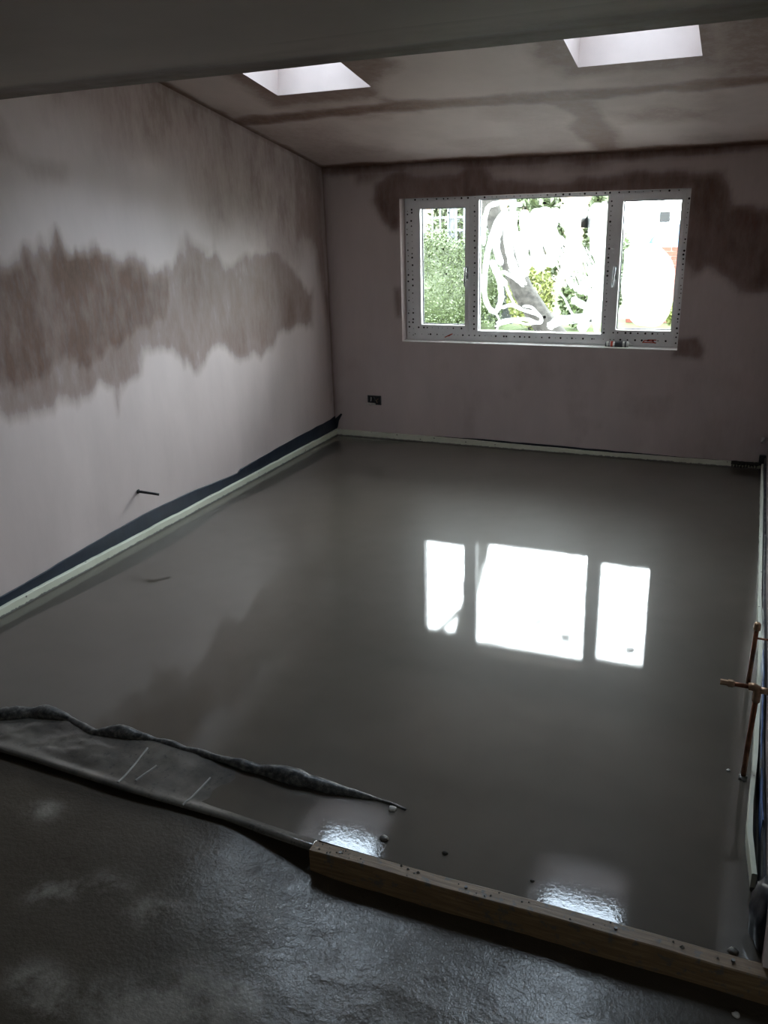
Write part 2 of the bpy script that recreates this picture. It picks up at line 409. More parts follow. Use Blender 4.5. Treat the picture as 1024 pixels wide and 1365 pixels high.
L3_shade = [(-2.18,2.6),(-1.92,2.6),(-.02,2.25),(-.02,1.47),(-.74,1.46),(-1.2,1.61),(-1.56,1.71),(-1.71,1.9),(-1.9,2.07),(-2.23,2.12),(-2.6,2.18),(-2.86,2.21),(-3.0,2.7)]  # dimmer light of the upper wall, painted into the plaster colour
L4 = [(-.51,2.2),(0,2.2),(0,.3),(-.03,.3),(-.06,.96),(-.18,1.48),(-.48,1.59)]
L5a = [(-1.85,1.62),(-1.59,1.58),(-1.71,1.3),(-1.99,1.4)]; L5b = [(-1.47,1.42),(-.84,1.38),(-.97,.86),(-1.36,.87),(-1.48,1.13)]; L5c = [(-.68,1.2),(-.27,1.19),(-.32,.94),(-.66,.98)]
L6 = [(-3.4,2.3),(-3.09,2.16),(-3.03,2.07),(-2.94,2.03),(-2.75,2.01),(-2.75,1.92),(-2.98,1.96),(-3.2,2.05)]
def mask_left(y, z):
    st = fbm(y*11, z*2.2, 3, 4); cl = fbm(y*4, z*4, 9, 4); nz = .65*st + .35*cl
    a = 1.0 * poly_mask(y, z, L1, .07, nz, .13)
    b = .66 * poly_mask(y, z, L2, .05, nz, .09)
    c = .44 * poly_mask(y, z, L3_shade, .18, cl, .14)
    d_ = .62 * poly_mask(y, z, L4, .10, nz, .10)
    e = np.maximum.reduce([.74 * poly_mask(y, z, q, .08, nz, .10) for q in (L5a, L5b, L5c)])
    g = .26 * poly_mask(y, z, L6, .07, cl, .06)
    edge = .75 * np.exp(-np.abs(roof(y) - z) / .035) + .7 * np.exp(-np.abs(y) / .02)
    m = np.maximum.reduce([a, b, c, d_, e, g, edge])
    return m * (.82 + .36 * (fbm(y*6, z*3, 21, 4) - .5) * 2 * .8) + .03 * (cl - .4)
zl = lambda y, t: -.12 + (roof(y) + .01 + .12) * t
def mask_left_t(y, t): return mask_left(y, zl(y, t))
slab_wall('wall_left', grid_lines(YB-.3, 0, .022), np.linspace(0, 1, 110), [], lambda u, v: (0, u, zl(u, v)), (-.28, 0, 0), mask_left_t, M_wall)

# far wall with the window opening
WX0, WX1, WZ0, WZ1 = .634, 2.710, .786, 1.847
F1 = [(.41,1.84),(.45,1.95),(.67,2.03),(1.02,2.03),(1.29,2.03),(1.35,1.93),(2.1,1.92),(2.27,1.97),(2.91,1.95),(2.96,1.71),(3.19,1.7),(3.45,1.7),(3.45,1.21),(3.07,1.19),(2.86,1.35),(2.76,1.29),(2.69,1.5),(2.69,1.83),(.65,1.83),(.61,1.65),(.57,1.65)]
F2 = [(2.69,.86),(2.84,.88),(2.89,.79),(2.87,.73),(2.69,.75)]; F2b = [(.57,1.2),(.64,1.2),(.64,.97),(.585,.97)]
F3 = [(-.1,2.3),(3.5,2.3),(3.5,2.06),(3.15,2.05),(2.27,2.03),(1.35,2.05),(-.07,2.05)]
F4 = [(.3,1.98),(1.35,2.02),(2.2,1.98),(2.2,2.1),(.3,2.1)]
def mask_far(x, z):
    cl = fbm(x*5, z*5, 31, 4)
    a = .80 * poly_mask(x, z, F1, .055, cl, .06); b = .75 * poly_mask(x, z, F2, .035, cl, .03); c = .5 * poly_mask(x, z, F2b, .03, cl, .02)
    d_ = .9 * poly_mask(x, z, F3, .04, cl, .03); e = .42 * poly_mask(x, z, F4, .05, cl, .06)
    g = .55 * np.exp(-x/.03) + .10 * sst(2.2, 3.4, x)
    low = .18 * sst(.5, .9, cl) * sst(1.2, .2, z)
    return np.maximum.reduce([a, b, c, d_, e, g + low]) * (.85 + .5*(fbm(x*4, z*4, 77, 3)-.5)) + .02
slab_wall('wall_far', grid_lines(-.28, XR+.28, .024, (WX0, WX1)), grid_lines(-.3, H+.02, .024, (WZ0, WZ1)), [(WX0, WX1, WZ0, WZ1)], lambda u, v: (u, 0, v), (0, .185, 0), mask_far, M_wall)

# right wall
def mask_right(y, t): return .25 + .3 * (fbm(y*3, t*5, 51, 4) - .4)
slab_wall('wall_right', grid_lines(-4.44, 0, .1), np.linspace(0, 1, 24), [], lambda u, v: (XR, u, -.2 + (roof(u) + .01 + .2) * v), (.28, 0, 0), mask_right, M_wall)

# sloping ceiling with the two roof-window shafts
S1 = (.548, 1.131); S2 = (2.248, 2.824); SY0, SY1 = -2.76, -1.584
R_sk1 = [(.48,-2.7),(.43,-1.40),(1.12,-1.43),(1.22,-1.35),(1.30,-1.2),(1.22,-1.13),(1.05,-1.15),(1.1,-1.4),(1.15,-1.5),(1.40,-1.9),(1.5,-2.8)]
R_l2 = [(2.0,-2.8),(2.08,-1.6),(2.14,-1.42),(2.9,-1.47),(2.92,-1.6),(2.9,-2.8)]
def mask_roof(x, y):
    cl = fbm(x*5, y*5, 41, 4); cl2 = fbm(x*2.2, y*2.2, 43, 4)
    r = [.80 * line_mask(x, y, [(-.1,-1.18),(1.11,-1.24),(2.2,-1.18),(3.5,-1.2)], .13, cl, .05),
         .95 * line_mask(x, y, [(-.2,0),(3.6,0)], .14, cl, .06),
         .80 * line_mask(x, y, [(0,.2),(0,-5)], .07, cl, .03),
         .60 * poly_mask(x, y, R_sk1, .08, cl, .08), .48 * poly_mask(x, y, R_l2, .09, cl, .08),
         .55 * line_mask(x, y, [(2.05,-1.15),(2.14,-1.0),(2.16,0)], .17, cl, .08),
         .45 * poly_mask(x, y, [(2.3,-.86),(2.62,-.9),(2.9,-.78),(2.85,-.57),(2.33,-.62)], .1, cl, .08),
         .42 * poly_mask(x, y, [(2.86,-2.4),(3.4,-2.4),(3.4,-1.2),(2.86,-1.25)], .14, cl, .1),
         .22 * sst(.45, .75, cl2), .30 * poly_mask(x, y, [(0,-1.1),(.5,-1.05),(.75,-.3),(0,-.1)], .2, cl, .15)]
    return np.maximum.reduce(r)
RN = Vector((0, SL, 1)).normalized() * .36
ceil_o = slab_wall('ceiling', grid_lines(0, XR, .026, S1 + S2), grid_lines(YB, 0, .026, (SY0, SY1)), [(*S1, SY0, SY1), (*S2, SY0, SY1)], lambda u, v: (u, v, roof(v)), tuple(RN), mask_roof, M_roof, rim=.02)

# beam over the opening and the flat ceiling of the old room
def soffit(name, y0, y1, z0, h, seed, amp, mask=None):
    us = grid_lines(-.8, 5.2, .05); vs_ = grid_lines(y0, y1, .03)
    o = slab_wall(name, us, vs_, [], lambda u, v: (u, v, z0 + amp * (float(fbm(u*3, v*9, seed, 3)) - .5)), (0, 0, h), mask, M_old, smooth=False)
    return o
soffit('trim_1', YB-.26, YB, HB, 1.1, 5, .004, lambda x, y: np.clip(.75*sst(YB-.2, YB-.06, y + .16*(fbm(x*1.6, y*14, 7, 4)-.5)) + .2*sst(.5, .8, fbm(x*2, y*18, 9, 3)), 0, 1))
soffit('ceiling_near', -8.6, YB-.26, HB, .2, 5, .004)
MB().box((-.28, YB-.02, HB-.001), (-.0, YB+.0, 3.2)).box((XR, YB-.02, HB), (XR+.3, YB, 3.2)) if False else None

# walls of the old room behind the camera
def plain_wall(name, a, b):
    o = MB().box(a, b).build(name, plain_m); o['kind'] = 'structure'; return o
plain_m = plaster('plaster_old_room', dry=(.36, .33, .30), attr=False)
plain_wall('wall_near_left', (-1.0, -8.6, -.3), (-.8, YB-.0, 2.3)); plain_wall('wall_near_right', (5.2, -8.6, -.3), (5.4, YB, 2.3)); slab_wall('wall_back', grid_lines(-1.0, 5.4, .2, (4.0, 4.5)), grid_lines(-.3, 2.3, .2, (1.35, 1.85)), [(4.0, 4.5, 1.35, 1.85)], lambda u, v: (u, -8.6, v), (0, -.25, 0), None, plain_m)  # back wall has an opening cut for the added window
wb = empty('fill_window', (4.25, -8.7, 1.15)); tag(wb, 'added small window behind the camera, gives the old room fill light', kind='structure'); bpy.context.view_layer.update()  # added window, brings fill light to the near ceiling and slab
def _ch(o): o.parent = wb; o.matrix_parent_inverse = wb.matrix_world.inverted()
_ch(MB().box((4.0, -8.74, 1.35), (4.04, -8.68, 1.85)).box((4.46, -8.74, 1.35), (4.5, -8.68, 1.85)).box((4.04, -8.74, 1.35), (4.46, -8.68, 1.39)).box((4.04, -8.74, 1.81), (4.46, -8.68, 1.85)).build('frame', M_upvc))
_ch(MB().box((4.04, -8.715, 1.39), (4.46, -8.709, 1.81)).build('pane', M_glass))  # pane of the added fill window
_o = MB().box((-20, -40, -.5), (20, -8.85, -.3)).build('ground', simple('front_ground', (.14, .13, .12), .9, .2)); _o['kind'] = 'structure'
plain_wall('wall_return_left', (-1.0, YB-.3, -.3), (-.28, YB, 3.2)); plain_wall('wall_return_right', (XR+.28, -4.70, -.3), (5.4, -4.40, 3.2))

# floor of wet screed
fl = MB().box((0.0, YB+.02, -.2), (XR, 0.0, ZF)).build('floor', M_screed); fl['kind'] = 'structure'

# old concrete slab in the foreground
def slab_z(x, y):
    base = -.030 - .052 * sst(1.8, 2.3, x)
    return base + .010 * (fbm(x*4, y*4, 61, 4) - .5) + wetf(x, y) * .007 * (fbm(x*30, y*30, 63, 4) - .5)
def blob(x, y, cx, cy, rx, ry): return np.exp(-(((x-cx)/rx)**2 + ((y-cy)/ry)**2))
def wetf(x, y):
    return np.clip(1.4*blob(x, y, 2.30, -4.66, .24, .20) + 1.1*blob(x, y, 2.5, -4.85, .25, .22) + 1.3*blob(x, y, 2.88, -4.72, .15, .28) + .35*blob(x, y, 3.1, -4.9, .4, .3) + .3*blob(x,y,1.9,-4.6,.3,.15), 0, 1)
def stainf(x, y):
    s_ = 0
    for cx, cy, r_ in ((1.50,-4.89,.045),(1.56,-4.86,.05),(1.66,-4.80,.05),(1.70,-5.12,.06),(1.78,-5.15,.06),(1.92,-5.10,.07),(2.05,-5.08,.08),(2.19,-4.94,.05),(1.83,-4.84,.05),(1.88,-4.80,.05),(2.10,-5.0,.1),(2.95,-4.70,.03),(1.25,-4.62,.05)):
        s_ = s_ + blob(x, y, cx, cy, r_, r_*.8)
    return np.clip(s_ * 1.6, 0, 1)
slab_wall('floor_slab', grid_lines(-.8, 5.2, .03, ()) , sorted(set(list(np.round(np.arange(-8.6, -5.4, .1), 4)) + list(np.round(np.arange(-5.4, YB+.02, .015), 4)) + [YB+.02])), [], lambda u, v: (u, v, float(slab_z(u, v))), (0, 0, -.25), None, M_slab, extra_attr={'wet': wetf, 'stain': stainf}, smooth=True)

# ------------------------------------------------------------------ main window
GY = .104
win = empty('window_1', ((WX0+WX1)/2, GY, WZ0)); tag(win, 'wide white three-light window with taped frame above the wet floor', kind='structure')
def bars(name, rects, y0, y1, mat, parent, bev=.004):
    mb = MB()
    for x0, x1, z0, z1 in rects: mb.box((x0, y0, z0), (x1, y1, z1))
    return mb.build(name, mat, parent, bevel=bev)
def childof(o, p):
    o.parent = p; o.matrix_parent_inverse = p.matrix_world.inverted() if p.type == 'EMPTY' else Matrix.Identity(4); return o
bpy.context.view_layer.update()
FX0, FX1 = .676, 2.706
bars('frame', [(WX0, .705, WZ0, WZ1), (2.672, WX1, WZ0, WZ1), (.700, 2.677, 1.822, WZ1), (.700, 2.677, WZ0, .868)], GY, GY+.07, M_upvc, win)
for x0, x1 in ((1.152, 1.222), (2.163, 2.222)):
    bars('mullion', [(x0-.003, x1+.003, .860, 1.830)], GY-.002, GY+.07, M_upvc, win)
def sash(x0, x1, z0, z1, gx0, gx1, gz0, gz1, hx, flip):
    s_ = bars('sash', [(x0-.004, gx0, z0-.004, z1+.004), (gx1, x1+.004, z0-.004, z1+.004), (gx0-.006, gx1+.006, gz1, z1+.004), (gx0-.006, gx1+.006, z0-.004, gz0)], GY-.014, GY+.06, M_upvc, win, .004)
    g = bars('gasket', [(gx0, gx0+.006, gz0, gz1), (gx1-.006, gx1, gz0, gz1), (gx0, gx1, gz1-.006, gz1), (gx0, gx1, gz0, gz0+.006)], GY+.036, GY+.046, M_bead, None, 0); g.parent = s_
    p = MB().box((gx0, GY+.046, gz0), (gx1, GY+.052, gz1)).build('pane', M_glass); p.parent = s_
    h = MB()
    h.box((hx-.012, GY-.024, 1.255), (hx+.012, GY-.014, 1.35)); h.tube([(hx, GY-.02, 1.335), (hx, GY-.052, 1.335)], .009, 10)
    h.tube([(hx, GY-.052, 1.343), (hx+flip*.002, GY-.056, 1.30), (hx+flip*.006, GY-.055, 1.25), (hx+flip*.010, GY-.050, 1.205)], [.010, .009, .0085, .006], 10)
    ho = h.build('handle', M_silver, smooth=True); ho.parent = s_
    return s_
MB().box((WX0, -.001, WZ0-.002), (WX1, GY, WZ0+.003)).build('sill', simple('white_sill_board', (.88, .87, .85), .5, .3, var=.02, bmp=0), win)
sash(.705, 1.152, .864, 1.824, .762, 1.122, .908, 1.772, 1.140, -1)
sash(2.222, 2.672, .864, 1.824, 2.266, 2.648, .905, 1.780, 2.240, -1)
bars('glazing_bead', [(1.222, 1.229, .864, 1.824), (2.156, 2.163, .864, 1.824), (1.222, 2.163, 1.817, 1.824), (1.222, 2.163, .850, .866)], GY+.03, GY+.046, M_bead, win, 0)
MB().box((1.222, GY+.046, .862), (2.163, GY+.052, 1.824)).build('pane', M_glass, win)
# printed dots and red marks on the protective tape of the frame
dots = MB(); rnd = random.Random(3)
def dotrow(a, b, n, y):
    for k in range(n):
        t = (k + rnd.uniform(-.3, .3)) / n; r_ = rnd.choice((.0028, .004, .0058, .0075))
        dots.disc((a[0] + (b[0]-a[0])*t + rnd.uniform(-.004, .004), y, a[1] + (b[1]-a[1])*t), (1, 0, 0), (0, 0, 1), r_, 8)
yd = GY - .0035
dotrow((.690, .83), (.690, 1.82), 24, yd); dotrow((.655, .83), (.655, 1.82), 20, yd); dotrow((2.690, .83), (2.690, 1.82), 30, yd)
dotrow((.72, .833), (2.66, .833), 44, yd); dotrow((.72, 1.836), (2.66, 1.836), 36, yd)
dotrow((1.195, .88), (1.195, 1.81), 26, yd); dotrow((2.186, .88), (2.186, 1.81), 30, yd)
dotrow((.73, .886), (1.13, .886), 9, GY-.0155); dotrow((2.25, .884), (2.65, .884), 9, GY-.0155)
tag(dots.build('tape_print', M_print, win, fixn=False), 'black printed dots on the frame tape', kind='stuff')
rm = MB()
for x0, z0, x1, z1 in ((.955, .812, 1.01, .838), (.985, .822, 1.02, .842), (2.46, .815, 2.475, .835), (2.475, .835, 2.53, .828), (2.53, .828, 2.55, .815), (2.465, .820, 2.555, .818), (2.50, .838, 2.555, .838)):
    v = Vector((x1-x0, 0, z1-z0)); n_ = Vector((-v.z, 0, v.x)).normalized() * .0035
    a = Vector((x0, yd, z0)); b = Vector((x1, yd, z1)); rm.add([a-n_, b-n_, b+n_, a+n_], [(0, 1, 2, 3)])
rm.build('red_tape_mark', M_red, win, fixn=False)
for cx, cz in ((2.005, 1.645), (2.540, 1.668)):
    MB().box((cx-.036, GY+.0525, cz-.036), (cx+.036, GY+.0535, cz+.036)).build('glass_sticker', M_stick, win)
sp = MB()
for x, z, r_ in ((.973,1.737,.007),(.953,1.533,.006),(.93,1.473,.008),(.954,1.29,.009),(1.703,1.783,.011),(2.081,1.793,.008),(1.732,.978,.012),(2.078,.96,.010),(1.916,1.275,.006),(.90,1.10,.004),(1.05,.93,.006),(.85,.95,.005)):
    sp.disc((x, GY+.0445, z), (1, 0, 0), (0, 0, 1), r_, 10)
tag(sp.build('glass_speck', M_print, win, fixn=False), 'dark specks stuck on the glass', kind='stuff')
# white cleaning paste wiped on the glass
def catmull(P, k=8):
    out = []; Q = [P[0]] + list(P) + [P[-1]]
    for i in range(1, len(Q)-2):
        p0, p1, p2, p3 = map(np.array, Q[i-1:i+3])
        for j in range(k):
            t = j/k; out.append(.5*((2*p1) + (-p0+p2)*t + (2*p0-5*p1+4*p2-p3)*t*t + (-p0+3*p1-3*p2+p3)*t**3))
    out.append(np.array(P[-1])); return out
def clampx(p, b): return (min(max(p[0], b[0]), b[1]), min(max(p[1], b[2]), b[3]))
def stroke(me_v, me_f, uvs, P, wd, y, b, seed):
    C = catmull(P); n = len(C); L = 0
    for i in range(n):
        t = C[min(i+1, n-1)] - C[max(i-1, 0)]; t = t / (np.hypot(*t) + 1e-9); nn = np.array((-t[1], t[0]))
        if i: L += np.hypot(*(C[i]-C[i-1]))
        e = min(1, .35 + min(i, n-1-i) / 3.0) * (.8 + .4 * float(vn(i*.5, seed*7.1, seed)))
        for s_ in (-.5, 0, .5):
            p = clampx(C[i] + nn * s_ * wd * e, b); me_v.append((p[0], y, p[1])); uvs.append((L*8 + seed*3.7, s_*wd*18 + seed))
        if i:
            k = len(me_v) - 6
            me_f += [(k, k+1, k+4, k+3), (k+1, k+2, k+5, k+4)]
STR = [([(1.543,1.771),(1.418,1.795),(1.303,1.779),(1.269,1.72),(1.257,1.613),(1.255,1.495)],.034),
([(1.44,1.735),(1.368,1.689),(1.311,1.543),(1.281,1.415),(1.264,1.263),(1.268,1.129),(1.308,1.036),(1.358,1.016),(1.395,1.1),(1.387,1.212),(1.347,1.314),(1.314,1.394)],.042),
([(1.325,1.394),(1.375,1.283),(1.436,1.207)],.044),([(1.409,1.727),(1.369,1.611),(1.35,1.494),(1.395,1.354)],.06),
([(1.441,1.716),(1.433,1.581),(1.463,1.413),(1.503,1.313),(1.569,1.213)],.061),([(1.492,1.734),(1.48,1.609),(1.543,1.393),(1.589,1.273)],.061),
([(1.554,1.742),(1.568,1.607),(1.563,1.432),(1.598,1.323)],.08),([(1.646,1.749),(1.641,1.606),(1.656,1.461),(1.702,1.313)],.1),
([(1.727,1.756),(1.701,1.624),(1.779,1.45),(1.732,1.352)],.1),([(1.807,1.744),(1.753,1.604),(1.848,1.487)],.09),
([(1.886,1.77),(1.871,1.667),(1.955,1.562)],.11),([(1.983,1.776),(1.948,1.694),(1.81,1.678)],.1),
([(2.08,1.773),(2.08,1.597),(2.111,1.408)],.11),([(2.128,1.781),(2.13,1.408),(2.121,.879)],.08),
([(1.396,1.314),(1.493,1.263),(1.57,1.198)],.029),([(1.449,1.324),(1.536,1.273),(1.59,1.213)],.024),
([(1.401,1.038),(1.477,1.065),(1.564,1.03),(1.671,1.001),(1.709,.971),(1.694,.935),(1.598,.959),(1.479,.956),(1.359,.928)],.028),
([(1.563,1.056),(1.638,1.047),(1.704,.971)],.022),([(1.349,.901),(1.49,.941),(1.61,.923),(1.715,.946)],.018),([(1.43,1.213),(1.47,1.121),(1.509,1.06)],.02),
([(1.347,1.006),(1.381,.954),(1.361,.859)],.015)]
STR2 = [([(1.789,1.194),(1.864,1.135),(1.92,1.036),(1.974,.956)],.018),([(1.807,1.264),(1.918,1.284),(2.029,1.274)],.02),
([(1.759,.9),(1.841,.953),(1.923,.965),(2.084,.989)],.066),([(1.926,1.116),(2.04,1.058),(2.113,1.019)],.06),([(1.975,1.156),(2.032,1.215),(2.099,1.274)],.07),
([(2.0,.88),(2.06,1.0),(2.10,1.2)],.09)]
for k in range(11):
    x0 = 1.69 + k*.036; z0 = 1.62 - k*.016
    STR2.append(([(x0, z0), (x0+.065, z0-.125), (x0+.15, z0-.325), (x0+.2, z0-.42)], .014 + .007*(k % 3)))
def strokes(name, L, y, b, mat):
    v, f, uv = [], [], []
    for k, (P, wd) in enumerate(L): stroke(v, f, uv, P, wd, y + .0002*k, b, k+1)
    me = bpy.data.meshes.new(name); me.from_pydata(v, [], f); ul = me.uv_layers.new(name='UVMap')
    for lp in me.loops: ul.data[lp.index].uv = uv[lp.vertex_index]
    o = bpy.data.objects.new(name, me); COL.objects.link(o); me.materials.append(mat); childof(o, win); return o
BM = (1.231, 2.154, .868, 1.815)
tag(strokes('paste_smear', STR, GY+.034, BM, M_smear), 'thick white paste wiped in loops on the middle pane')
tag(strokes('paste_smear', STR2, GY+.041, BM, M_smear_thin), 'thin white wipe streaks on the middle pane')
OV = [(2.285,1.453),(2.372,1.491),(2.49,1.49),(2.573,1.43),(2.629,1.343),(2.638,1.234),(2.632,1.055),(2.573,.942),(2.473,.929),(2.391,.943),(2.324,1.029),(2.291,1.132),(2.28,1.233),(2.288,1.334)]
ov = [tuple(p) for p in catmull(OV + [OV[0]], 5)][:-1]
me = bpy.data.meshes.new('paste_smear'); cen = (2.46, 1.2)
vv = [(cen[0], GY+.040, cen[1])] + [(p[0], GY+.040, p[1]) for p in ov]; ff = [(0, 1+k, 1+(k+1) % len(ov)) for k in range(len(ov))]
me.from_pydata(vv, [], ff); ul = me.uv_layers.new(name='UVMap')
for lp in me.loops: ul.data[lp.index].uv = (vv[lp.vertex_index][0]*3, vv[lp.vertex_index][2]*1.2)
o = bpy.data.objects.new('paste_smear', me); COL.objects.link(o); me.materials.append(M_smear); childof(o, win); tag(o, 'large oval patch of white paste on the right pane')

# roof windows
def skylight(name, sx, lab):
    e = empty(name, ((sx[0]+sx[1])/2, (SY0+SY1)/2, roof((SY0+SY1)/2))); bpy.context.view_layer.update()
    a = math.atan(SL); nrm = Vector((0, SL, 1)).normalized(); dv = Vector((0, 1, -SL)).normalized()
    o0 = Vector((sx[0], SY0, roof(SY0))) + nrm * .30; wx = sx[1]-sx[0]; ly = (SY1-SY0) / dv.y
    def bx(mb, x0, x1, y0, y1, z0, z1):
        P = [o0 + Vector((x, 0, 0)) + dv*y + nrm*z for z in (z0, z1) for x, y in ((x0, y0), (x1, y0), (x1, y1), (x0, y1))]
        mb.add(P, [(0,3,2,1),(4,5,6,7),(0,1,5,4),(1,2,6,5),(2,3,7,6),(3,0,4,7)])
    mb = MB(); t = .045
    bx(mb, 0, t, 0, ly, 0, .09); bx(mb, wx-t, wx, 0, ly, 0, .09); bx(mb, t, wx-t, 0, t, 0, .09); bx(mb, t, wx-t, ly-t, ly, 0, .09)
    childof(mb.build('frame', M_upvc, bevel=.004), e)
    mb = MB(); bx(mb, t, wx-t, t, ly-t, .04, .048); childof(mb.build('pane', M_roofglass), e)
    tag(e, lab, kind='structure')
skylight('window_2', S1, 'roof window in the sloping ceiling nearer the left wall')
skylight('window_3', S2, 'roof window in the sloping ceiling on the right')

# ------------------------------------------------------------------ perimeter insulation and membranes
def strip_along(name, pts, thick_dir, thick, z0, ztop, mat, step=.02, amp=.004, seed=1, parent=None):
    """a ragged upright strip: front line pts (x,y), goes back along thick_dir; ztop may be a function of arc length"""
    P = [np.array(p, float) for p in pts]; acc = [0]
    for a, b in zip(P, P[1:]): acc.append(acc[-1] + np.hypot(*(b-a)))
    n = max(2, int(acc[-1] / step)); v = []; f = []
    for i in range(n+1):
        s_ = acc[-1]*i/n; k = max(j for j in range(len(acc)-1) if acc[j] <= s_ + 1e-9); t = (s_-acc[k]) / max(1e-9, acc[k+1]-acc[k])
        q = P[k]*(1-t) + P[k+1]*t; zt = ztop(s_) if callable(ztop) else ztop
        w1 = amp * (float(fbm(s_*9, seed, seed, 3)) - .5) * 2; w2 = amp * (float(fbm(s_*14, seed+5, seed+3, 3)) - .5) * 2
        d_ = np.array(thick_dir) * thick; w3 = np.array(thick_dir) * w2 * .35
        v += [(*(q+w3), z0), (*(q+w3), zt+w1-.003), (*(q+w3+np.array(thick_dir)*.003), zt+w1), (*(q+d_), zt+w1), (*(q+d_), z0)]
        if i:
            a = (i-1)*5; b = i*5
            for j in range(5): f.append((a+j, b+j, b+(j+1) % 5, a+(j+1) % 5))
    f.append((0,1,2,3,4)); f.append(tuple(n*5+j for j in (4,3,2,1,0)))
    mb = MB(); mb.add(v, f); return mb.build(name, mat, parent)
tag(strip_along('edge_insulation', [(.032, -4.44), (.030, -2.5), (.032, -.032)], (-1, 0), .022, -.06, .028, M_ins, amp=.003, seed=2), 'cream foam edging strip along the left wall below the navy membrane', 'insulation', 'foam edging strips')
tag(strip_along('edge_insulation', [(.010, -.032), (1.2, -.035), (2.2, -.031), (3.33, -.032)], (0, 1), .024, -.06, lambda s_: .029 + .006*math.sin(s_*2.2) - .003*s_, M_ins, amp=.0025, seed=4), 'cream foam edging strip along the window wall', 'insulation', 'foam edging strips')
RI = [(3.336, -.06), (3.337, -1.1), (3.335, -2.3), (3.341, -2.88), (3.335, -3.33), (3.331, -3.6), (3.320, -3.85), (3.320, -4.0), (3.331, -4.14), (3.333, -4.17)]
tag(strip_along('edge_insulation', RI, (1, 0), .014, -.06, .036, M_ins, amp=.006, seed=6), 'wavy cream foam edging strip along the right wall', 'insulation', 'foam edging strips')
LD = [(-4.45,.065),(-3.61,.071),(-3.3,.084),(-3.1,.097),(-2.8,.112),(-2.47,.120),(-2.1,.115),(-1.75,.092),(-1.586,.083),(-1.53,.082),(-1.49,.100),(-1.2,.105),(-.95,.116),(-.666,.122),(-.35,.126),(-.093,.128),(-.01,.142)]
def ld(s_): return float(np.interp(-4.45 + s_, [a for a, b in LD], [b for a, b in LD]))
tag(strip_along('wall_membrane', [(.009, -4.45), (.008, -2), (.009, -.010)], (-1, 0), .006, -.06, ld, M_navy, amp=.003, seed=8), 'navy plastic membrane strip standing against the left wall', 'membrane')
# folded ear of the membrane in the far-left corner
ear = MB(); ep = [(.010, -.012, .02), (.030, -.016, .05), (.040, -.014, .10), (.075, -.012, .158), (.062, -.010, .165), (.020, -.012, .128), (.010, -.014, .12)]
ear.add([(x, y, z) for x, y, z in ep] + [(x, y+.006, z) for x, y, z in ep], [tuple(range(7)), tuple(range(13, 6, -1))] + [(k, (k+1) % 7, 7+(k+1) % 7, 7+k) for k in range(7)])
tag(ear.build('membrane_ear', M_dpm), 'small black folded ear of plastic in the far-left corner', 'membrane')
tag(strip_along('wall_membrane', [(.9, -.008), (2.0, -.007), (3.30, -.008)], (0, 1), .005, -.02, lambda s_: .031 + .006*math.sin(s_*2.0+.4) - .002*s_, M_dpm, amp=.003, seed=11), 'thin black plastic edge showing behind the foam under the window', 'membrane')
tag(strip_along('wall_membrane', [(3.352, -.05), (3.354, -2.0), (3.352, -3.0), (3.350, -3.6), (3.354, -4.3)], (1, 0), .010, -.06, lambda s_: .075 + .01*math.sin(s_*5), M_dpm, amp=.008, seed=12), 'crumpled black plastic edge behind the foam on the right wall', 'membrane')
tag(strip_along('blue_membrane', [(3.3505, -2.95), (3.3505, -3.3), (3.3500, -3.55), (3.3500, -3.75), (3.3505, -4.02)], (1, 0), .0015, .03, lambda s_: .085 + .02*math.sin(s_*7), M_blue, amp=.008, seed=13), 'blue plastic sheet edge beside the copper pipes', 'membrane')
cm_ = MB().box((3.318, -.036, .012), (3.362, -.006, .085)).build('corner_membrane', M_dpm, bevel=.003); tag(cm_, 'black plastic corner piece at the far right end', 'membrane')

# bunched black plastic at the end of the right wall
def lump(name, c, r, mat, seed, amp=.35, sub=3, parent=None):
    bm = bmesh.new(); bmesh.ops.create_icosphere(bm, subdivisions=sub, radius=1.0)
    for v in bm.verts:
        p = v.co; n_ = float(fbm(p.x*1.7+seed*3.1+p.z, p.y*1.7+p.z*1.3, seed, 3)) - .5
        q = p * (1 + amp*n_*2); v.co = Vector((c[0]+q.x*r[0], c[1]+q.y*r[1], c[2]+q.z*r[2]))
    me = bpy.data.meshes.new(name); bm.to_mesh(me); bm.free()
    for p in me.polygons: p.use_smooth = True
    o = bpy.data.objects.new(name, me); COL.objects.link(o); me.materials.append(mat)
    if parent: childof(o, parent)
    return o
tag(lump('plastic_bundle', (3.364, -4.290, .02), (.034, .09, .10), M_dpm, 3, .35), 'bunched black plastic hanging at the bottom end of the right wall', 'membrane')

# ------------------------------------------------------------------ shuttering board
tb = empty('shuttering_board', (2.77, -4.477, -.085)); bpy.context.view_layer.update()
mb = MB(); n = 30; pr = []
for i in range(n+1):
    x = 2.150 + (3.42-2.150)*i/n; wz = .0035*(float(fbm(x*4, 1, 71, 3))-.5)*2; wy = .004*(float(fbm(x*3, 7, 72, 3))-.5)*2
    yc = -4.477 + .030*(x-2.15)/1.27
    pr.append([(x, yc-.022+wy, -.088), (x, yc-.022+wy, wz-.003), (x, yc-.019+wy, wz), (x, yc+.019+wy, wz), (x, yc+.022, wz-.003), (x, yc+.022, -.088)])
mb.add([q for p in pr for q in p], [((i)*6+j, (i+1)*6+j, (i+1)*6+(j+1) % 6, i*6+(j+1) % 6) for i in range(n) for j in range(6)] + [tuple(range(6)), tuple(n*6+j for j in range(5, -1, -1))])
childof(mb.build('board', M_timber), tb)
for x in (2.24, 2.62, 3.02, 3.30):
    yc = -4.477 + .030*(x-2.15)/1.27
    childof(MB().tube([(x, yc, -.002), (x, yc, .0045)], .0045, 8).build('nail_head', M_galv), tb)
splash = MB()
rnd = random.Random(11)
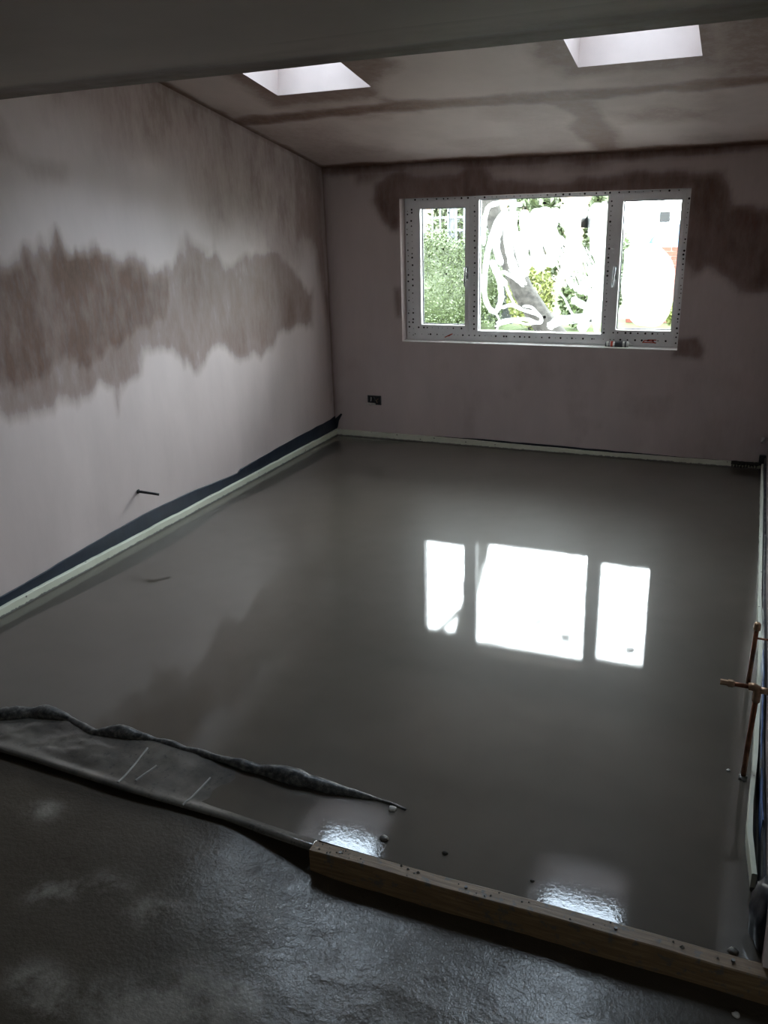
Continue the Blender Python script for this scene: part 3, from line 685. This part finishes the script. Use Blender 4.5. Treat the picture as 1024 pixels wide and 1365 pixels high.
for k in range(46):
    x = rnd.uniform(2.17, 3.36) if k > 16 else rnd.uniform(2.17, 2.32); yc = -4.477 + .030*(x-2.15)/1.27; s_ = rnd.uniform(.002, .0065)
    y = yc + rnd.uniform(-.015, .015); h = s_*.7
    base = [(x+s_*math.cos(a)*rnd.uniform(.6, 1.2), y+s_*math.sin(a)*rnd.uniform(.6, 1.2), -.001) for a in [i*math.pi/3 for i in range(6)]]
    splash.add(base + [(x, y, .002+h)], [(i, (i+1) % 6, 6) for i in range(6)])
o = splash.build('screed_splash', M_crumb); childof(o, tb); tag(o, 'grey screed splashes on the board', kind='stuff')
tag(tb, 'rough timber board holding back the edge of the wet floor', 'board')

# ------------------------------------------------------------------ folded membrane in the foreground
fm = empty('floor_membrane', (1.2, -4.33, -.02)); bpy.context.view_layer.update()
FB = [(-.3,-4.29),(.3,-4.30),(.697,-4.275),(.771,-4.236),(.877,-4.19),(.96,-4.195),(1.044,-4.213),(1.131,-4.231),(1.216,-4.189),(1.335,-4.189),(1.535,-4.195),(1.753,-4.198),(1.948,-4.184),(2.09,-4.188),(2.223,-4.188),(2.29,-4.197),(2.351,-4.213)]
FF = [(-.3,-4.345),(.3,-4.35),(.742,-4.322),(.831,-4.262),(.977,-4.226),(1.06,-4.25),(1.125,-4.272),(1.235,-4.240),(1.353,-4.222),(1.537,-4.218),(1.763,-4.232),(1.974,-4.240),(2.084,-4.234),(2.234,-4.213),(2.30,-4.208),(2.351,-4.216)]
EDG = [(-.3,-4.455),(.882,-4.455),(1.093,-4.456),(1.409,-4.463),(1.66,-4.458),(1.829,-4.456),(2.147,-4.474)]
ip = lambda L, x: np.interp(x, [a for a, b in L], [b for a, b in L])
xs = np.arange(0.0, 2.150, .012); rows = 26; v = []; f = []
for i, x in enumerate(xs):
    yb_, ye = float(ip(FF, x)) + .006, float(ip(EDG, x)) - .004
    crump = float(sst(1.75, .9, x))
    for j in range(rows):
        t = j/(rows-1); y = yb_ + (ye-yb_)*t
        z = ZF + .0035 + .008*(1-t)**3 + (.004 + .034*crump) * (float(fbm(x*6+1, y*9, 81, 4))-.42) * math.sin(math.pi*min(1, t*1.1))**.6
        z = max(z, ZF + .0015)
        z += .010*crump*float(sst(.75, .95, t))
        dip = float(sst(1.35, 1.85, x + .25*(float(fbm(x*5, y*9, 84, 3))-.5))) * (1 - float(sst(.80, .92, t)))
        z = z*(1-dip) + (ZF-.004)*dip
        if t > .90: z = z + .003*math.sin(math.pi*(t-.90)/.1) - float(sst(.93, 1.0, t)) * (.003 + .006*float(vn(x*5, 3, 5)))
        v.append((x, y, z))
for i in range(len(xs)-1):
    for j in range(rows-1): f.append((i*rows+j, (i+1)*rows+j, (i+1)*rows+j+1, i*rows+j+1))
mb = MB(); mb.add(v, f); so = mb.build('sheet', M_sheet, smooth=True); childof(so, fm)
md = so.modifiers.new('thickness', 'SOLIDIFY'); md.thickness = .0025; md.offset = 1
rp = []; rr_ = []
for x in np.arange(0.0, 2.352, .012):
    a = float(ip(FB, x)); b = float(ip(FF, x)); r_ = max(.004, (a-b)/2*.95) * (.85 + .35*float(vn(x*16, 2, 91)))
    taper = 1 - .75*float(sst(2.05, 2.35, x)); r_ = min(r_, .032) * (1 if x < 2.05 else taper)
    rr_.append(max(.004, r_)); rp.append((x, (a+b)/2, ZF + rr_[-1]*.45 + .004*float(vn(x*9, 5, 92))))
ro = MB().tube(rp, rr_, 14).build('rolled_edge', M_roll, smooth=True)
for vtx in ro.data.vertices:
    c = vtx.co; k = float(fbm(c.x*22, c.y*40+c.z*35, 95, 3)) - .5; vtx.co.z += .009*k; vtx.co.y += .007*(float(fbm(c.x*18+4, c.z*40, 96, 3))-.5)
childof(ro, fm)
M_crease = simple('pale_crease', (.30, .29, .27), .45, .4, bmp=0)
for (ax, ay), (bx_, by) in (((1.373, -4.255), (1.402, -4.446)), ((1.462, -4.321), (1.447, -4.413)), ((1.671, -4.305), (1.671, -4.459))):
    mb = MB(); P = []
    for k in range(9):
        t = k/8; x = ax+(bx_-ax)*t; y = ay+(by-ay)*t; i = min(len(xs)-1, int(round(x/.012)))
        j = min(rows-1, max(0, int(round((y-(float(ip(FF, x))+.006))/((float(ip(EDG, x))-.012)-(float(ip(FF, x))+.006))*(rows-1)))))
        P.append((x, y, max(v[i*rows+j][2], v[i*rows+min(j+1, rows-1)][2]) + .003))
    childof(MB().tube(P, [.0035]*9, 6).build('crease', M_crease), fm)
tag(fm, 'crumpled slurry-covered plastic sheet rolled back at the front of the wet floor', 'membrane')

# ------------------------------------------------------------------ radiator pipes
pa = empty('radiator_pipe', (3.307, -3.664, ZF)); bpy.context.view_layer.update()
childof(MB().tube([(3.306, -3.664, ZF-.02), (3.308, -3.664, .12), (3.312, -3.664, .29)], .0085, 12).build('riser', M_copper, smooth=True), pa)
el = MB().tube([(3.312, -3.664, .270), (3.313, -3.664, .305), (3.311, -3.664, .316), (3.303, -3.664, .320), (3.286, -3.664, .318)], [.0125, .013, .0135, .013, .012], 12)
el.tube([(3.316, -3.664, .312), (3.350, -3.664, .312)], .011, 10)
childof(el.build('elbow', M_brass, smooth=True), pa)
childof(MB().tube([(3.288, -3.664, .318), (3.225, -3.664, .318)], .0075, 12).build('stub', M_copper, smooth=True), pa)
childof(MB().tube([(3.246, -3.664, .318), (3.240, -3.664, .318), (3.240, -3.664, .318), (3.226, -3.664, .318), (3.226, -3.664, .318), (3.203, -3.664, .318)], [.0085, .012, .012, .012, .0095, .0095], 6).build('nut', M_brass), pa)
childof(lump('screed_collar', (3.305, -3.667, ZF), (.014, .022, .008), M_crumb, 5, .5), pa)
tag(pa, 'copper pipe with brass elbow stub pointing into the room, nearer the camera', 'pipe', 'radiator pipe tails')
pb = empty('radiator_pipe', (3.31, -3.044, ZF)); bpy.context.view_layer.update()
childof(MB().tube([(3.310, -3.044, ZF-.02), (3.313, -3.044, .12), (3.316, -3.044, .23)], .0085, 12).build('riser', M_copper, smooth=True), pb)
childof(MB().tube([(3.316, -3.044, .212), (3.316, -3.044, .216), (3.316, -3.044, .240), (3.316, -3.044, .246)], [.008, .013, .013, .008], 12).build('end_cap', M_brass, smooth=True), pb)
childof(MB().tube([(3.316, -3.044, .18), (3.340, -3.044, .18), (3.364, -3.044, .18)], .004, 8).build('wall_clip', M_copper), pb)
tag(pb, 'upright capped copper pipe by the right wall, farther from the camera', 'pipe', 'radiator pipe tails')

# ------------------------------------------------------------------ things on the walls
sb = empty('socket_back_box', (.37, 0, .29)); bpy.context.view_layer.update()
bx_ = MB(); x0, x1, z0, z1 = .318, .432, .262, .332
for a, b in (((x0, -.004, z0), (x1, -.001, z1)),): bx_.box(a, b)
childof(bx_.build('shade_panel', M_black), sb)  # flat black panel in place of the dark inside of the box
rim = MB(); t = .004
rim.box((x0-t, -.007, z0-t), (x1+t, -.001, z0)).box((x0-t, -.007, z1), (x1+t, -.001, z1+t)).box((x0-t, -.007, z0), (x0, -.001, z1)).box((x1, -.007, z0), (x1+t, -.001, z1))
childof(rim.build('box_rim', M_galv), sb)
for P, m_ in (([(.345, -.004, .32), (.352, -.018, .31), (.35, -.02, .29)], M_wht), ([(.37, -.004, .325), (.385, -.02, .315), (.39, -.018, .295)], M_galv), ([(.41, -.004, .31), (.40, -.02, .30), (.405, -.016, .28)], M_brass)):
    childof(MB().tube(P, .003, 8).build('wire', m_, smooth=True), sb)
childof(lump('plaster_lip', (.335, -.006, .262), (.046, .010, .011), M_pale, 8, .5), sb)
tag(sb, 'open socket back box with loose wires on the window wall', 'socket')
st = empty('cable_stub', (0, -2.545, .27)); bpy.context.view_layer.update()
childof(MB().tube([(-.01, -2.552, .266), (.02, -2.548, .266), (.060, -2.53, .258), (.112, -2.505, .246)], [.008, .008, .0075, .0075], 10).build('stub', M_black, smooth=True), st)
childof(lump('fixing', (.004, -2.553, .268), (.006, .014, .014), M_black, 4, .3), st)
tag(st, 'short black pipe stub poking out low on the left wall', 'pipe')
cl = empty('pipe_clip', (3.35, -.02, .185)); bpy.context.view_layer.update()
childof(MB().tube([(3.322, -.002, .172), (3.326, -.020, .182), (3.332, -.024, .198), (3.334, -.006, .204)], .007, 10).build('hook', M_wht, smooth=True), cl)
childof(MB().box((3.318, -.006, .166), (3.340, -.0005, .208)).build('backplate', M_wht, bevel=.002), cl)
tag(cl, 'small white plastic clip low at the right end of the window wall', 'clip')
# mortar left on the insulation, far right
mt = empty('mortar_smear', (3.23, -.03, .02)); bpy.context.view_layer.update()
mb = MB(); n = 24; ring = []
for i in range(n+1):
    x = 3.142 + (3.322-3.142)*i/n; h = .030 + .004*(float(vn(i*.9, 2, 3))-.5); lo = .006 + .010*float(vn(i*1.3, 5, 3))
    ring.append([(x, -.048, lo), (x, -.052, h-.01), (x, -.046, h+.004), (x, -.0365, h+.004), (x, -.0365, lo)])
mb.add([q for p in ring for q in p], [(i*5+j, (i+1)*5+j, (i+1)*5+(j+1) % 5, i*5+(j+1) % 5) for i in range(n) for j in range(5)] + [(0,1,2,3,4), tuple(n*5+j for j in (4,3,2,1,0))])
childof(mb.build('ridge', M_mortar), mt)
rnd = random.Random(4)
for k in range(9):
    x = 3.15 + k*.0195; childof(lump('drip', (x, -.044, rnd.uniform(-.002, .008)), (.005, .006, .014), M_mortar, 20+k, .5, 2), mt)
tag(mt, 'dark lumpy mortar smeared over the foam edging in the far-right corner', 'mortar')

# sealant tube on the window sill
tu = empty('sealant_tube', (2.29, .045, WZ0)); bpy.context.view_layer.update()
R_ = .021; zc = WZ0 + R_; yc = .055
childof(MB().tube([(2.215, yc, zc), (2.218, yc, zc), (2.368, yc, zc), (2.372, yc, zc)], [R_*.93, R_, R_, R_*.93], 20).build('cartridge', M_wht, smooth=False), tu)
childof(MB().tube([(2.207, yc, zc), (2.215, yc, zc)], [R_*.85, R_*.9], 20).build('plunger', M_greyprint), tu)
childof(MB().tube([(2.372, yc, zc), (2.384, yc, zc), (2.384, yc, zc), (2.405, yc, zc-.004)], [.010, .010, .006, .003], 12).build('nozzle', M_wht), tu)
for a, b, m_ in ((2.232, 2.240, M_greyprint), (2.246, 2.262, M_red), (2.275, 2.330, M_greyprint), (2.345, 2.356, M_greyprint)):
    childof(MB().tube([(a, yc, zc), (b, yc, zc)], R_+.0006, 20, caps=False).build('printed_band', m_, fixn=False), tu)
tag(tu, 'white sealant cartridge lying on the window sill below the right pane', 'tube')

# small crumbs lying on the wet floor and slab
for (x, y, z, r_, m_, lab) in ((2.516, -4.345, ZF, .009, M_mortar, 'dark round crumb on the wet floor near the middle of the board'),
    (2.778, -4.357, ZF, .006, M_mortar, 'tiny dark crumb on the wet floor beside the right sky reflection'),
    (2.327, -4.355, ZF, .014, M_crumb, 'flat grey screed lump on the wet floor beside the left sky reflection'),
    (2.300, -4.225, ZF, .014, M_pale, 'pale wet blob at the tip of the rolled plastic'),
    (3.262, -3.645, ZF, .007, M_pale, 'small pale blob on the wet floor beside the nearer copper pipe'),
    (3.300, -4.402, ZF-.003, .014, M_crumb, 'grey screed lump at the right end of the timber board'),
    (3.318, -4.53, float(slab_z(3.318, -4.53)), .010, M_pale, 'pale plaster crumb on the dark slab below the right end of the board')):
    tag(lump('crumb', (x, y, z + r_*.25), (r_, r_*.8, r_*.5), m_, int(x*100) % 37, .4, 2), lab, 'crumb', 'crumbs on the floor')

# ------------------------------------------------------------------ garden outside
GZ = -.2
g = MB().box((-30, .27, GZ-.2), (30, 60, GZ)).build('garden_lawn', M_grass); tag(g, 'pale green lawn outside the window', 'lawn', kind='structure')
tag(MB().box((-8, .27, GZ-.02), (10, 5.2, GZ+.03)).build('added_patio', M_added_patio), 'added grey ground out of view below the window, cuts green bounce', 'added_patio', kind='structure')  # added, unseen: keeps green lawn bounce off the ceiling
def leaves(name, n, fn, size, mat, seed, parent):
    rg = np.random.RandomState(seed); v = []; f = []
    for k in range(n):
        c = np.array(fn(rg)); a = rg.normal(size=3); a /= np.linalg.norm(a); b = np.cross(a, rg.normal(size=3)); b /= np.linalg.norm(b)
        s_ = size * rg.uniform(.6, 1.3); q = len(v)
        v += [tuple(c - a*s_), tuple(c + b*s_*.45), tuple(c + a*s_), tuple(c - b*s_*.45)]; f.append((q, q+1, q+2, q+3))
    me = bpy.data.meshes.new(name); me.from_pydata(v, [], f)
    o = bpy.data.objects.new(name, me); COL.objects.link(o); me.materials.append(mat); childof(o, parent); o['kind'] = 'stuff'; return o
hd = empty('hedge', (-1.95, 8, GZ)); bpy.context.view_layer.update()
def hp(rg):
    x = rg.uniform(-3.5, -.75); top = 1.36 + .10*math.sin(x*5) + .06*math.sin(x*13); z = GZ + .06 + (top-GZ)*rg.uniform(0, 1)**.9
    return (x, 7.78 + min(.55, .28*abs(rg.normal())) , z)
leaves('foliage', 26000, hp, .024, M_hedge, 1, hd)
lump('inner_growth', (-2.1, 8.1, .5), (1.3, .2, .72), M_hedge, 9, .2, 4, hd)
for x in np.arange(-3.3, -.8, .3): childof(MB().tube([(x, 8.05, GZ), (x+.04, 8.08, .4), (x-.03, 8.1, 1.0)], [.03, .022, .012], 7).build('stem', M_bark), hd)
tag(hd, 'clipped green hedge outside the left pane', 'hedge')
# trellis fence behind the hedge
tf = empty('trellis_fence', (-2.4, 8.75, GZ)); bpy.context.view_layer.update()
for x in (-4.2, -3.05, -1.95, -.85): childof(MB().box((x-.05, 8.72, GZ), (x+.05, 8.82, 1.92)).build('post', M_fence, bevel=.006), tf)
for z in (1.2, 1.42, 1.64, 1.86): childof(MB().box((-4.2, 8.70, z-.02), (-.85, 8.72, z+.02)).build('rail', M_fence), tf)
for k in range(22): x = -4.1 + k*.15; childof(MB().box((x-.016, 8.685, 1.15), (x+.016, 8.70, 1.90)).build('slat', M_fence), tf)
for k in range(24): x = -4.13 + k*.138; childof(MB().box((x-.062, 8.73, GZ+.05), (x+.062, 8.75, 1.15)).build('board', M_fence), tf)
tag(tf, 'pale wooden trellis fence above the hedge outside the left pane', 'fence')
# leaning tree close to the window
tr = empty('garden_tree', (1.25, 3.0, GZ)); bpy.context.view_layer.update()
TP = [(1.75, 3.0, GZ), (1.30, 3.0, .30), (1.05, 3.0, .60), (.84, 3.0, .90), (.62, 3.0, 1.36), (.46, 3.02, 1.75), (.36, 3.05, 2.3), (.20, 3.1, 3.0), (-.02, 3.2, 3.8), (-.1, 3.3, 4.4)]
childof(MB().tube([tuple(p) for p in TP], [.17, .15, .13, .12, .105, .10, .10, .09, .07, .05], 12).build('trunk', M_bark, smooth=True), tr)
for P in ([(.2, 3.1, 3.0), (-.4, 3.4, 3.7), (-.9, 3.7, 4.3)], [(.05, 3.15, 3.5), (.5, 3.5, 4.2), (.8, 3.7, 4.7)], [(-.1, 3.3, 4.3), (-.3, 3.0, 5.0), (-.2, 2.9, 5.5)], [(.45, 3.02, 1.8), (.1, 3.2, 2.0), (-.3, 3.3, 2.15)]):
    childof(MB().tube(P, [.05, .035, .02], 8).build('branch', M_bark, smooth=True), tr)
def cp(rg):
    d_ = rg.normal(size=3); d_ /= np.linalg.norm(d_); r_ = rg.uniform(.5, 1)**.5
    return (-.2 + d_[0]*r_*1.3, 3.3 + d_[1]*r_*1.0, 5.2 + d_[2]*r_*.75)
leaves('foliage', 2600, cp, .06, M_crown, 3, tr)
tag(tr, 'dark tree trunk leaning left outside the middle pane', 'tree')
def shrub(x, y, r_, h, seed, lab, mat):
    e = empty('garden_shrub', (x, y, GZ)); bpy.context.view_layer.update()
    def sp_(rg):
        d_ = rg.normal(size=3); d_ /= np.linalg.norm(d_); q = rg.uniform(.35, 1)**.5
        return (x + d_[0]*q*r_, y + d_[1]*q*r_, GZ + h*.52 + d_[2]*q*h*.5)
    leaves('foliage', 2600, sp_, .045, mat, seed, e)
    for k in range(5):
        a = k*1.26; childof(MB().tube([(x, y, GZ), (x+.3*r_*math.cos(a), y+.3*r_*math.sin(a), GZ+h*.4), (x+.6*r_*math.cos(a), y+.6*r_*math.sin(a), GZ+h*.75)], [.02, .014, .007], 6).build('stem', M_bark), e)
    tag(e, lab, 'shrub', 'shrubs in the garden')
shrub(-.30, 8.0, .42, 1.15, 5, 'yellow-green shrub in the centre of the middle pane', M_shrub)
shrub(.50, 8.2, .36, 1.0, 6, 'green shrub right of the yellow-green one, outside the middle pane', M_hedge)
shrub(.75, 9.5, .36, 1.7, 7, 'taller green shrub by the brick wall, outside the middle pane', M_hedge)
shrub(2.15, 8.2, .28, .55, 8, 'low shrub outside the right pane at the foot of the brick wall', M_shrub)
def far_tree(x, y, r_, h, seed, lab):
    e = empty('background_tree', (x, y, GZ)); bpy.context.view_layer.update()
    childof(MB().tube([(x, y, GZ), (x+.05, y, GZ+h*.3), (x-.04, y, GZ+h*.7)], [.10, .08, .04], 8).build('trunk', M_bark, smooth=True), e)
    def sp_(rg):
        d_ = rg.normal(size=3); d_ /= np.linalg.norm(d_); q = rg.uniform(.3, 1)**.5
        return (x + d_[0]*q*r_, y + d_[1]*q*r_*.8, GZ + h*.55 + d_[2]*q*h*.48)
    leaves('foliage', 4200, sp_, .075, M_crown, seed, e); tag(e, lab, 'tree', 'trees at the end of the garden')
far_tree(-2.75, 11.8, .75, 3.0, 31, 'grey-green tree at the garden end behind the leaning trunk')
far_tree(-1.2, 11.8, .68, 2.5, 32, 'grey-green tree at the garden end in the centre of the middle pane')
far_tree(.16, 11.8, .33, 2.3, 33, 'narrow grey-green tree at the garden end toward the right of the middle pane')
# paving by the middle pane
pv = empty('garden_path', (-.5, 6.2, GZ)); bpy.context.view_layer.update(); tag(pv, 'grey slab path outside the middle pane', 'path')
pm = None
for i in range(5):
    for j in range(4):
        if pm is None:
            o = MB().box((-.29, -.19, 0), (.29, .19, .035)).build('paving_slab', M_pave, bevel=.008); pm = o.data
        else:
            o = bpy.data.objects.new('paving_slab', pm); COL.objects.link(o)
        o.parent = pv; o.location = (-1.2 + i*.6 + (.3 if j % 2 else 0), -.4 + j*.4, 0)
# garden wall of bricks
bw = empty('garden_wall', (2.6, 9.3, GZ)); bpy.context.view_layer.update(); tag(bw, 'low red brick garden wall outside the right pane', 'wall')
childof(MB().box((1.12, 9.24, GZ), (4.08, 9.36, 1.06)).build('core', M_joint), bw)
bmesh_ = None
for r_ in range(17):
    for k in range(13):
        if bmesh_ is None:
            o = MB().box((-.105, -.012, -.0325), (.105, .06, .0325)).build('brick', M_brick, bevel=.004, seg=1); bmesh_ = o.data
        else:
            o = bpy.data.objects.new('brick', bmesh_); COL.objects.link(o)
        o.parent = bw; o.location = (-1.38 + k*.225 + (.1125 if r_ % 2 else 0), -.066 + random.uniform(-.004, .004), .04 + r_*.075)
# blue tarpaulin behind the wall
tp = empty('covered_heap', (1.75, 9.9, GZ)); bpy.context.view_layer.update()
lump('tarpaulin', (1.78, 9.95, .55), (.55, .4, .80), M_tarp, 12, .18, 4, tp)
childof(MB().tube([(1.2, 9.66, .5), (1.5, 9.53, .9), (1.8, 9.55, 1.05), (2.2, 9.66, .8)], .012, 8).build('rope', M_wht, smooth=True), tp)
tag(tp, 'heap under a blue tarpaulin behind the brick wall, outside the right pane', 'heap')
# neighbouring house
hs = empty('neighbour_house', (-5.2, 14, GZ)); bpy.context.view_layer.update()
hx0, hx1, hy0, hy1, ez, rz = -9.5, -1.4, 13.0, 20.0, 5.2, 7.6
childof(MB().box((hx0, hy0, GZ), (hx1, hy1, ez)).build('wall', M_render), hs)
rf = MB(); rf.add([(hx0-.3, hy0-.35, ez-.1), (hx1+.3, hy0-.35, ez-.1), (hx1+.3, hy1+.35, ez-.1), (hx0-.3, hy1+.35, ez-.1), (hx0-.3, (hy0+hy1)/2, rz), (hx1+.3, (hy0+hy1)/2, rz)], [(0,1,5,4),(2,3,4,5),(1,2,5),(3,0,4),(0,3,2,1)])
childof(rf.build('roof', M_tile), hs)
for x in (-8.2, -5.6, -3.0):
    for z in (1.0, 3.4):
        wo = MB().box((x-.55, hy0-.04, z), (x+.55, hy0+.02, z+1.15)).build('window', M_upvc); childof(wo, hs)
        for s_ in (-1, 1):
            o = MB().box((x+s_*.26-.21, hy0-.06, z+.08), (x+s_*.26+.21, hy0-.035, z+1.07)).build('pane', M_dark); o.parent = wo
tag(hs, 'peach rendered neighbouring house behind the trellis fence', 'house')
